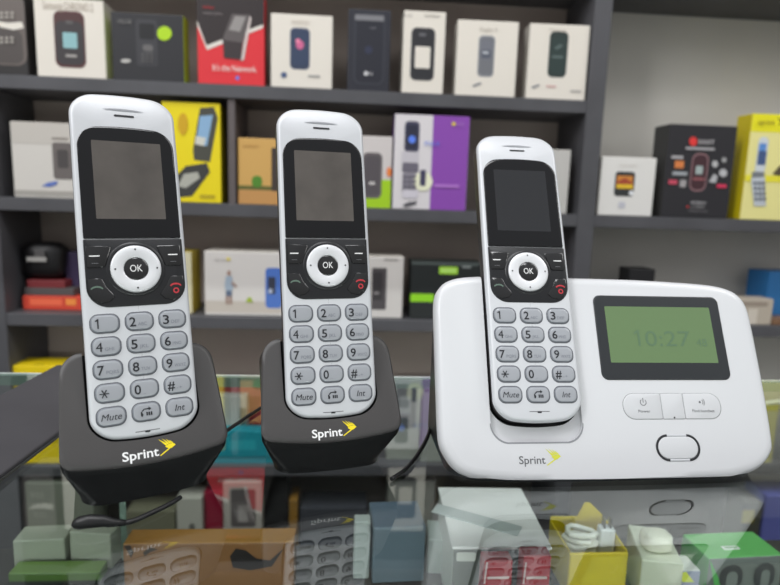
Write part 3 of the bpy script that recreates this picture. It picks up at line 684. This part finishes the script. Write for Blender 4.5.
c.prints([('r', 371, 268, 387, 309.5, 1.4, (72, 68, 70)), ('r', 372, 272, 383, 300, .8, (52, 49, 51)), ('r', 374, 292, 379, 294, .4, (130, 126, 126)), ('r', 384, 259, 398, 260.5, .3, (140, 136, 132))])
c = Carton('phone_box', 'black box with lime green stripes, just left of the base station', 'box', 409.5, 480, 262, 316, Z3, .010, .05, (30, 34, 34), (22, 26, 26), (40, 46, 44), group=g3)
c.prints([('r', 408, 294, 434, 301.5, .3, (132, 196, 24)), ('r', 439, 267, 458, 274, .8, (150, 200, 60)), ('r', 441, 269, 456, 272, .4, (172, 210, 110)), ('r', 462, 266, 471, 268, .3, (120, 126, 124)), ('r', 410.5, 263.5, 479, 264.5, .2, (72, 80, 78))])
c = slab('small_carton', 'small black box showing just above the base station, under the watch box', 'box', 624.5, 650, 269, 324, .03, .04, (28, 28, 30), group=g3)
c = slab('carton', 'blue box at the right edge on the third shelf, beside the base station', 'box', 761, 800, 272, 327, .045, .05, (34, 96, 148), yaw=R(6), group=g3)
c = slab('carton', 'small cream printed box at the right edge, in front of the blue box', 'box', 735, 770.5, 299, 329.5, .008, .034, (168, 158, 144), yaw=R(2), group=g3)
c.prints([('r', 738, 302, 768, 306, .2, (140, 128, 116)), ('r', 746, 309, 758, 324, .6, (190, 182, 170))])
c = slab('flat_box', 'flat brown box at the right edge beside the small cream box', 'box', 771.5, 806, 319, 333, .006, .036, (112, 84, 62), group=g3)

# ---- low shelf, seen over and through the glass
c = slab('carton', 'yellow cardboard box on the low shelf, behind the left cradle', 'box', 19.5, 67, 366, 466, .006, .05, (212, 186, 14), group=g4, zsh=Z4, flap=True)
c.prints([('r', 13, 386, 61, 388, .2, (180, 156, 10)), ('r', 12, 404, 22, 406.5, .2, (200, 90, 40)), ('r', 44, 360, 52, 363, .4, (120, 100, 20)), ('r', 13, 440, 61, 442, .2, (178, 156, 12))])
c = slab('carton', 'dark red box on the low shelf between the two cradles', 'box', 212, 275, 384, 466, .055, .05, (120, 36, 42), group=g4, zsh=Z4)
c.prints([('r', 232, 386, 270, 396, .4, (150, 74, 76))])
c = slab('carton', 'grey white box in front of the dark red box', 'box', 210, 247, 396, 466, .032, .02, (150, 152, 146), group=g4, zsh=Z4)
c.prints([('r', 240, 408, 247, 434, .6, (70, 88, 84))])
c = slab('carton', 'turquoise box lying low between the two cradles', 'box', 205, 274, 431, 467, .004, .026, (22, 128, 142), group=g4, zsh=Z4)
c.prints([('r', 228, 440, 256, 450, .6, (40, 148, 160)), ('r', 208, 456, 272, 458, .3, (16, 100, 112))])
c = slab('phone_box', 'pale grey phone box with a black phone, between middle cradle and base station', 'box', 386, 418, 386, 467, .02, .05, (138, 142, 134), group=g4, zsh=Z4)
c.prints([('r', 395, 388, 417, 428, 3, (72, 76, 74)), ('r', 399, 396, 411, 414, 1, (120, 124, 122))])
c = slab('phone_box', 'pale grey box with a dark end, right beside the base station edge', 'box', 420, 458, 387, 467, .01, .05, (134, 138, 132), group=g4, zsh=Z4)
c.prints([('r', 424, 388, 440, 392, .3, (84, 88, 84))])
slab('carton', 'dark grey blue box low at the right edge behind the base station', 'box', 752, 812, 410, 470, .02, .05, (56, 62, 66), group=g4, zsh=Z4)
b = MB(); pts = []
zc = Z4 + .078
for k in range(22):
    a = math.pi * (.02 + .96 * k / 21)
    s0_, _ = on_front(772, 400, -.002)
    pts.append(shp(s0_ - .085 * math.cos(a), -.004 - .012 * math.sin(a), Z4 + .004 + .118 * math.sin(a)))
b.tube(pts, .0036, ink((184, 190, 178))); o = b.obj('white_cable'); tag(o, 'looped white cable on the low shelf at the right edge', 'cable')

# ---- lowest shelf
g5 = 'boxes on the lowest shelf seen through the glass'
c = slab('phone_box', 'white phone box with a grey phone picture, below the gap between the cradles', 'box', 224, 262, 482, 560, .0, .05, (150, 146, 138), group=g5, zsh=Z5)
c.prints([('r', 231, 489, 255.5, 527, 3, (66, 62, 60)), ('r', 238, 505, 248, 522, 1, (112, 108, 104))])
slab('carton', 'magenta red box left of the white phone box, lowest shelf', 'box', 205, 223.5, 492, 560, .01, .05, (128, 24, 48), group=g5, zsh=Z5)
c = slab('carton', 'small white box under the left cradle, lowest shelf', 'box', 178, 203, 498, 560, .0, .04, (160, 160, 150), group=g5, zsh=Z5)
c.prints([('e', 192, 527, 3, 4, (92, 92, 86))])
slab('carton', 'olive grey box left of the small white box, lowest shelf', 'box', 128, 176, 511, 560, .0, .05, (98, 98, 80), group=g5, zsh=Z5)
slab('carton', 'large pale grey box at the left, lowest shelf', 'box', 30, 96, 483, 560, .0, .06, (112, 116, 104), group=g5, zsh=Z5)
slab('carton', 'black box right of the white phone box, lowest shelf', 'box', 264, 287, 474, 560, .02, .06, (22, 21, 22), group=g5, zsh=Z5)
slab('carton', 'thin orange box standing beside the black box, lowest shelf', 'box', 289, 297, 500, 560, .01, .05, (124, 90, 30), group=g5, zsh=Z5)
slab('carton', 'charcoal box behind the display hooks, lowest shelf', 'box', 300, 366, 508, 560, .01, .06, (52, 54, 60), group=g5, zsh=Z5)
slab('carton', 'pale grey box below the middle cradle cord, lowest shelf', 'box', 386, 432, 482, 560, .01, .06, (110, 112, 106), group=g5, zsh=Z5)
slab('carton', 'blue violet box at the right edge, lowest shelf', 'box', 758, 806, 496, 560, .0, .06, (92, 98, 168), group=g5, zsh=Z5)
c = slab('carton', 'small dark box with a yellow band next to the blue violet box', 'box', 736, 755, 502, 560, .0, .05, (66, 66, 58), group=g5, zsh=Z5)
c.prints([('r', 737, 510, 755, 523, .4, (140, 130, 30))])

# ------------------------------------------------------------------ glass counter
CT = empty('glass_display_counter', shp(0, -.75, -.95), (0, 0, SA)); tag(CT, 'glass topped shop counter that carries the phones', 'counter')
BACK = -.466                                # rear edge of the glass, measured from the shelf fronts
def ctl(mb, x0, x1, y0, y1, z0, z1, m, bv=0.): mb.box(x0, x1, y0 + .75, y1 + .75, z0 + .95, z1 + .95, m, bv, 1)
gm = bpy.data.materials.new('counter_glass'); gm.use_nodes = True; nt = gm.node_tree
for n in list(nt.nodes): nt.nodes.remove(n)
on = nt.nodes.new('ShaderNodeOutputMaterial'); mx = nt.nodes.new('ShaderNodeMixShader'); tr = nt.nodes.new('ShaderNodeBsdfTransparent'); gl = nt.nodes.new('ShaderNodeBsdfGlossy'); fn = nt.nodes.new('ShaderNodeFresnel'); ml = nt.nodes.new('ShaderNodeMath')
tr.inputs['Color'].default_value = (.93, .97, .95, 1); gl.inputs['Roughness'].default_value = .0; gl.inputs['Color'].default_value = (.95, 1, .98, 1); fn.inputs['IOR'].default_value = 1.5
ml.operation = 'MULTIPLY_ADD'; ml.inputs[2].default_value = .05; ml.use_clamp = True; ml.inputs[1].default_value = 1.3
nt.links.new(fn.outputs[0], ml.inputs[0]); nt.links.new(ml.outputs[0], mx.inputs[0]); nt.links.new(tr.outputs[0], mx.inputs[1]); nt.links.new(gl.outputs[0], mx.inputs[2]); nt.links.new(mx.outputs[0], on.inputs[0])
gb = bpy.data.materials.new('counter_glass_underside'); gb.use_nodes = True; nt = gb.node_tree
for n in list(nt.nodes): nt.nodes.remove(n)
on = nt.nodes.new('ShaderNodeOutputMaterial'); tr = nt.nodes.new('ShaderNodeBsdfTransparent'); tr.inputs['Color'].default_value = (.97, .99, .98, 1); nt.links.new(tr.outputs[0], on.inputs[0])
b = MB(); ctl(b, -.95, .95, -1.1, BACK - .008, -.008, 0, lambda n: gm if n.z > .5 else gb); b.obj('glass_top', CT)
EDGE = mat((205, 218, 212), .15, coat=.5, name='polished_glass_edge')
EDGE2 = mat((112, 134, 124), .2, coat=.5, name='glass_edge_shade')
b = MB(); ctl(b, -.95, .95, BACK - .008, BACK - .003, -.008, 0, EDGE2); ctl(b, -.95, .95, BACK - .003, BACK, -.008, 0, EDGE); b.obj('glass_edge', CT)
METAL = mat((120, 122, 124), .35, metal=.8, name='brushed_aluminium')
CAB = mat((62, 60, 60), .5, noise=.08, nscale=8, name='cabinet_laminate')
b = MB(); ctl(b, -.95, .95, -1.1, BACK, -.95, -.152, CAB, .002); b.obj('cabinet_base', CT)
for x in (-.95, .93):
    b = MB(); ctl(b, x, x + .02, -1.1, BACK, -.152, -.008, METAL, .001); b.obj('end_frame', CT)
b = MB(); pass; ctl(b, -.93, .93, -1.1, -1.094, -.152, -.008, gb); b.obj('front_pane', CT)
b = MB(); sA, _ = on_front(120, 560, BACK - .03); ctl(b, sA - .0025, sA + .0025, BACK - .30, BACK - .02, -.152, -.008, lambda n: mat((120, 140, 130), .2, coat=.4) if n.y > .5 or n.y < -.5 else gb); b.obj('divider_pane', CT)

# ------------------------------------------------------------------ things inside the case
ZF = -.152
g6 = 'small goods inside the glass case'
def inbox(name, label, x0, x1, ytop, dep, depth, col, yaw=0, side=None, topc=None, cat='box', flap=False, z=None):
    return Carton(name, label, cat, x0, x1, ytop, 580, ZF if z is None else z, BACK + dep, depth, col, side, topc, yaw=yaw, group=g6, flap=flap)
c = inbox('cardboard_box', 'brown cardboard box with black marks inside the glass case', 124, 294, 543, -.065, .02, (116, 80, 46), topc=(140, 98, 40), side=(96, 68, 40))
c.prints([('p', [(124, 546), (130, 545), (134, 552), (131, 558), (127, 550)], (40, 30, 22)), ('p', [(143, 552), (150, 547), (158, 549), (150, 552), (145, 556)], (44, 34, 24)), ('p', [(230, 556), (236, 548), (246, 550), (256, 558), (270, 560), (284, 548), (272, 566), (250, 570), (233, 567)], (30, 26, 26)), ('r', 124, 560, 294, 561, .1, (92, 64, 36))])
c = inbox('carton', 'flat green box in the lower left corner inside the case', 8, 100, 573, -.05, .016, (70, 98, 40), topc=(90, 118, 52))
c.prints([('r', 8, 580, 100, 590, .3, (40, 46, 40))])
c = inbox('carton', 'pale grey white box at the left inside the case', 16, 66, 540, -.03, .022, (150, 153, 140), yaw=R(4))
c = inbox('carton', 'tilted cream grey box beside the green box inside the case', 70, 114, 533, -.03, .020, (148, 150, 138), yaw=R(-8))
c = inbox('carton', 'slate blue box below the middle cradle inside the case', 372, 424, 527, -.055, .04, (92, 108, 120), yaw=R(3), topc=(76, 92, 108))
c = inbox('carton', 'translucent grey white packet beside the slate blue box', 426, 446, 540, -.045, .03, (140, 150, 146), yaw=R(-6))
# white box with open lid
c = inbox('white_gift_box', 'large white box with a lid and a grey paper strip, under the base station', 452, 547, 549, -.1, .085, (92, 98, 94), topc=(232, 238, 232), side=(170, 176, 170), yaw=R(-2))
b = MB(); b.box(-c.w / 2 - .001, c.w / 2 + .001, -.001, c.d + .001, c.h, c.h + .002, ink((234, 240, 234)), .0005); b.obj('lid', c.o)
WB = c
c.prints([('r', 456, 552, 476, 561, 1, (190, 194, 188)), ('r', 480, 552, 545, 559, .4, (70, 76, 72))])
b = MB(); b.box(-.034, .034, -.007, .007, 0, .0008, ink((164, 172, 172)), .0002); o = b.obj('paper_strip'); o.location = WB.o.location + Vector((-.014, .034, WB.h + .0022)); o.rotation_euler = (0, 0, R(-26)); tag(o, 'grey paper strip lying slantwise on the large white box', 'paper')
for k, (xa, xb, yt, lab) in enumerate(((483, 512, 561, 'dark red packet under the front of the white box'), (522, 550, 556, 'dark red packet with a white stripe, right of the other red packet'))):
    c = inbox('packet', lab, xa, xb, yt, -.122, .012, (140, 30, 40), cat='packet'); c.prints([('p', [(xa, 584), (xa + 3, 562), (xa + 5, 562), (xa + 2, 584)], (170, 150, 150)), ('r', xa + 4, 576, xb - 3, 579, .4, (180, 160, 158))])
# yellow tray with white plugs
c = inbox('yellow_tray_box', 'open yellow cardboard tray holding white cable, inside the case', 568, 626, 553, -.075, .002, (196, 176, 14))
b = MB(); yl = ink((196, 176, 14)); yl2 = ink((172, 154, 12)); w2, h2, dd = c.w / 2, c.h, .045
b.box(-w2, -w2 + .0012, .002, dd, 0, h2 * 1.0, yl2); b.box(-w2, w2, dd, dd + .0012, 0, h2 + .004, yl)
for x in (w2 - .0012,):
    vs = [(x, .002, 0), (x, dd, 0), (x, dd, h2 + .004), (x, .002, h2)]
    b.poly(vs, yl); b.poly([(p[0] + .0012,) + p[1:] for p in vs][::-1], yl); b.poly([vs[2], vs[3], (x + .0012, .002, h2), (x + .0012, dd, h2 + .004)], yl)
b.box(-w2, w2, .002, dd, .0, .0012, yl2)
for yy in (dd, dd + .0012): b.poly([(-.02 * w2, yy, h2 + .0038), (w2, yy, h2 + .0038), (.42 * w2, yy, h2 + .0165), (.22 * w2, yy, h2 + .0165)], yl)
b.obj('tray_walls', c.o)
YT = c
b = MB(); pts = []
for k in range(80):
    a = k * .47; rr = .0095 + .0012 * math.sin(k * 1.7)
    pts.append((rr * 1.2 * math.cos(a), rr * math.sin(a), .004 + .0305 * k / 79))
b.tube(pts, .0022, ink((206, 208, 200)), 8); o = b.obj('charging_cable'); o.location = YT.o.location + Vector((-.008, .022, YT.h - .028)); tag(o, 'coiled white cable sticking out of the yellow tray', 'cable')
b = MB(); b.box(-.006, .006, -.005, .005, 0, .03, ink((200, 204, 206)), .0015, 3); o = b.obj('wall_charger'); o.location = YT.o.location + Vector((.013, .024, YT.h - .022)); tag(o, 'white plug standing in the yellow tray', 'charger')
b = MB()
for x in (-.003, .002): b.box(x, x + .001, -.003, .003, .03, .038, METAL)
b.obj('plug_pins', o)
# white adapters
c = inbox('carton', 'cream white box right of the yellow tray inside the case', 642, 680, 562, -.09, .05, (178, 182, 164), topc=(196, 200, 184), yaw=R(-14))
b = MB(); blob(b, .011, .010, .007, ink((214, 214, 198))); o = b.obj('charger_puck'); o.location = c.o.location + Vector((.002, .018, c.h)); tag(o, 'rounded white charger lying on the cream white box', 'charger')
c = inbox('carton', 'small white box with a yellow corner, beside the green box', 668, 700, 571, -.085, .02, (120, 128, 150), topc=(190, 194, 190))
c.prints([('p', [(680, 573), (686, 571), (694, 582), (682, 582)], (190, 200, 40)), ('r', 655, 578, 676, 581, .3, (70, 76, 120))])
# green box with window
c = inbox('earphone_box', 'bright green box with a clear window and white label in the lower right corner', 705, 782, 557, -.07, .035, (96, 104, 100), topc=(92, 168, 92), side=(62, 150, 70), yaw=R(3))
c.prints([('p', [(704, 556), (709, 556), (722, 586), (714, 586)], (70, 160, 76)), ('r', 716, 564, 744, 600, 12, (44, 50, 52)), ('r', 723, 571, 738, 600, 6, (104, 112, 108)), ('r', 750, 562, 776, 600, 12, (44, 50, 52)), ('r', 757, 569, 770, 600, 6, (104, 112, 108)), ('r', 706, 556.6, 782, 558.5, .2, (80, 160, 82))])
b = MB(); b.box(-.012, .002, .010, .0145, c.h + .0001, c.h + .0006, ink((224, 230, 222))); b.box(-.010, 0, .0115, .013, c.h + .0006, c.h + .0008, ink((100, 160, 100))); b.obj('white_label', c.o)

c = inbox('packet', 'clear white packet standing left of the slate blue box', 353, 369, 522, -.05, .012, (150, 158, 156), cat='packet')

# ------------------------------------------------------------------ on the glass: bar and cords
b = MB(); BARM = mat((70, 69, 73), .5, noise=.06, nscale=30, name='dark_grey_bar')
b.box(-.036, .036, -.17, .17, 0, .0045, BARM, .0012, 2)
o = b.obj('flat_bar'); o.location = (-.2295, .302, 0); o.rotation_euler = (0, 0, R(1.5)); tag(o, 'flat dark grey bar lying on the glass at the left, behind the left cradle', 'bar')
b = MB(); b.box(.0361, .0366, -.169, .169, .0012, .0026, mat((120, 122, 120), .3, metal=.6)); b.obj('bright_edge', o)

CORD = mat((18, 18, 20), .4, name='black_cord')
def cord(pts, label, r=1.2, plug=False):
    P = [Vector((x, y, 1.6 if len(q) == 0 else q[0])) for x, y, *q in pts]
    L = []
    for i in range(len(P) - 1):
        p0, p1, p2, p3 = P[max(i - 1, 0)], P[i], P[i + 1], P[min(i + 2, len(P) - 1)]
        for k in range(8):
            t = k / 8
            L.append(.5 * ((2 * p1) + (p2 - p0) * t + (2 * p0 - 5 * p1 + 4 * p2 - p3) * t * t + (3 * p1 - p0 - 3 * p2 + p3) * t ** 3) * MM)
    L.append(P[-1] * MM)
    b = MB(); b.tube(L, r * MM, CORD, 10); o = b.obj('power_cord'); tag(o, label, 'cord', 'black power cords on the glass')
    if plug:
        d = (L[0] - L[3]).normalized(); pb = MB()
        ax = L[0]
        pb.tube([ax + d * x * MM + Vector((0, 0, z * MM)) for x, z in ((-8, .2), (-3, .8), (1, 2), (7, 2.4), (11, 2), (13, 1.4), (14, .9))], [1.3 * MM, 1.8 * MM, 2.6 * MM, 3.0 * MM, 2.8 * MM, 2.0 * MM, .7 * MM], CORD, 14); pb.obj('plug', o)
    return o
cord([(-122, 244), (-113, 247), (-106, 256), (-101, 264), (-98.5, 270)], 'black cord with a rounded plug end, in front of the left cradle', plug=True)
cord([(-108, 331), (-100, 350), (-90, 384), (-80, 412), (-62, 440), (-45, 462)], 'black cord running back from the left cradle between the two cradles')
cord([(-8, 362), (3, 345), (-1, 305), (4, 296), (14, 313), (26, 352), (36, 410), (46, 440)][3:], 'black cord curving from the middle cradle to behind the base station')

# ------------------------------------------------------------------ light
w = bpy.data.worlds.new('world'); sc.world = w; w.use_nodes = True
nt = w.node_tree; bg = nt.nodes['Background']
tcn = nt.nodes.new('ShaderNodeTexCoord'); sp = nt.nodes.new('ShaderNodeSeparateXYZ'); rp = nt.nodes.new('ShaderNodeValToRGB'); mr = nt.nodes.new('ShaderNodeMapRange')
mr.inputs['From Min'].default_value = -1; mr.inputs['From Max'].default_value = 1
e = rp.color_ramp.elements
e[0].position = .3; e[0].color = (.36, .35, .34, 1); e[1].position = .85; e[1].color = (.66, .665, .68, 1)
nt.links.new(tcn.outputs['Generated'], sp.inputs[0]); nt.links.new(sp.outputs['Z'], mr.inputs[0]); nt.links.new(mr.outputs[0], rp.inputs[0]); nt.links.new(rp.outputs[0], bg.inputs[0])
bg.inputs[1].default_value = .84
def area(name, loc, tgt, sx, sy, power, col=(1, 1, 1)):
    l = bpy.data.lights.new(name, 'AREA'); l.shape = 'RECTANGLE'; l.size = sx; l.size_y = sy; l.energy = power; l.color = col
    o = bpy.data.objects.new(name, l); COL.objects.link(o); o.location = loc
    o.rotation_euler = (Vector(tgt) - Vector(loc)).to_track_quat('-Z', 'Y').to_euler(); return o
area('ceiling_light', (-.2, .12, 1.6), (-.1, .4, 0), 1.4, .3, 13, (.98, .99, 1))
area('ceiling_light', (-1.3, -.7, 1.6), (-.1, .5, .1), .35, 1.3, 20, (.99, .99, 1))
area('ceiling_light', (1.5, .2, 1.6), (.2, .8, .1), .35, 1.0, 8, (1, .99, .97))
cl = area('added_case_light', shp(0, -.90, -.012), shp(0, -.48, -.13), 1.6, .012, 1.6, (.96, 1, .98))  # added strip lamp, out of view, to brighten the goods in the case
sc.view_settings.view_transform = 'Standard'
sc.view_settings.look = 'None'
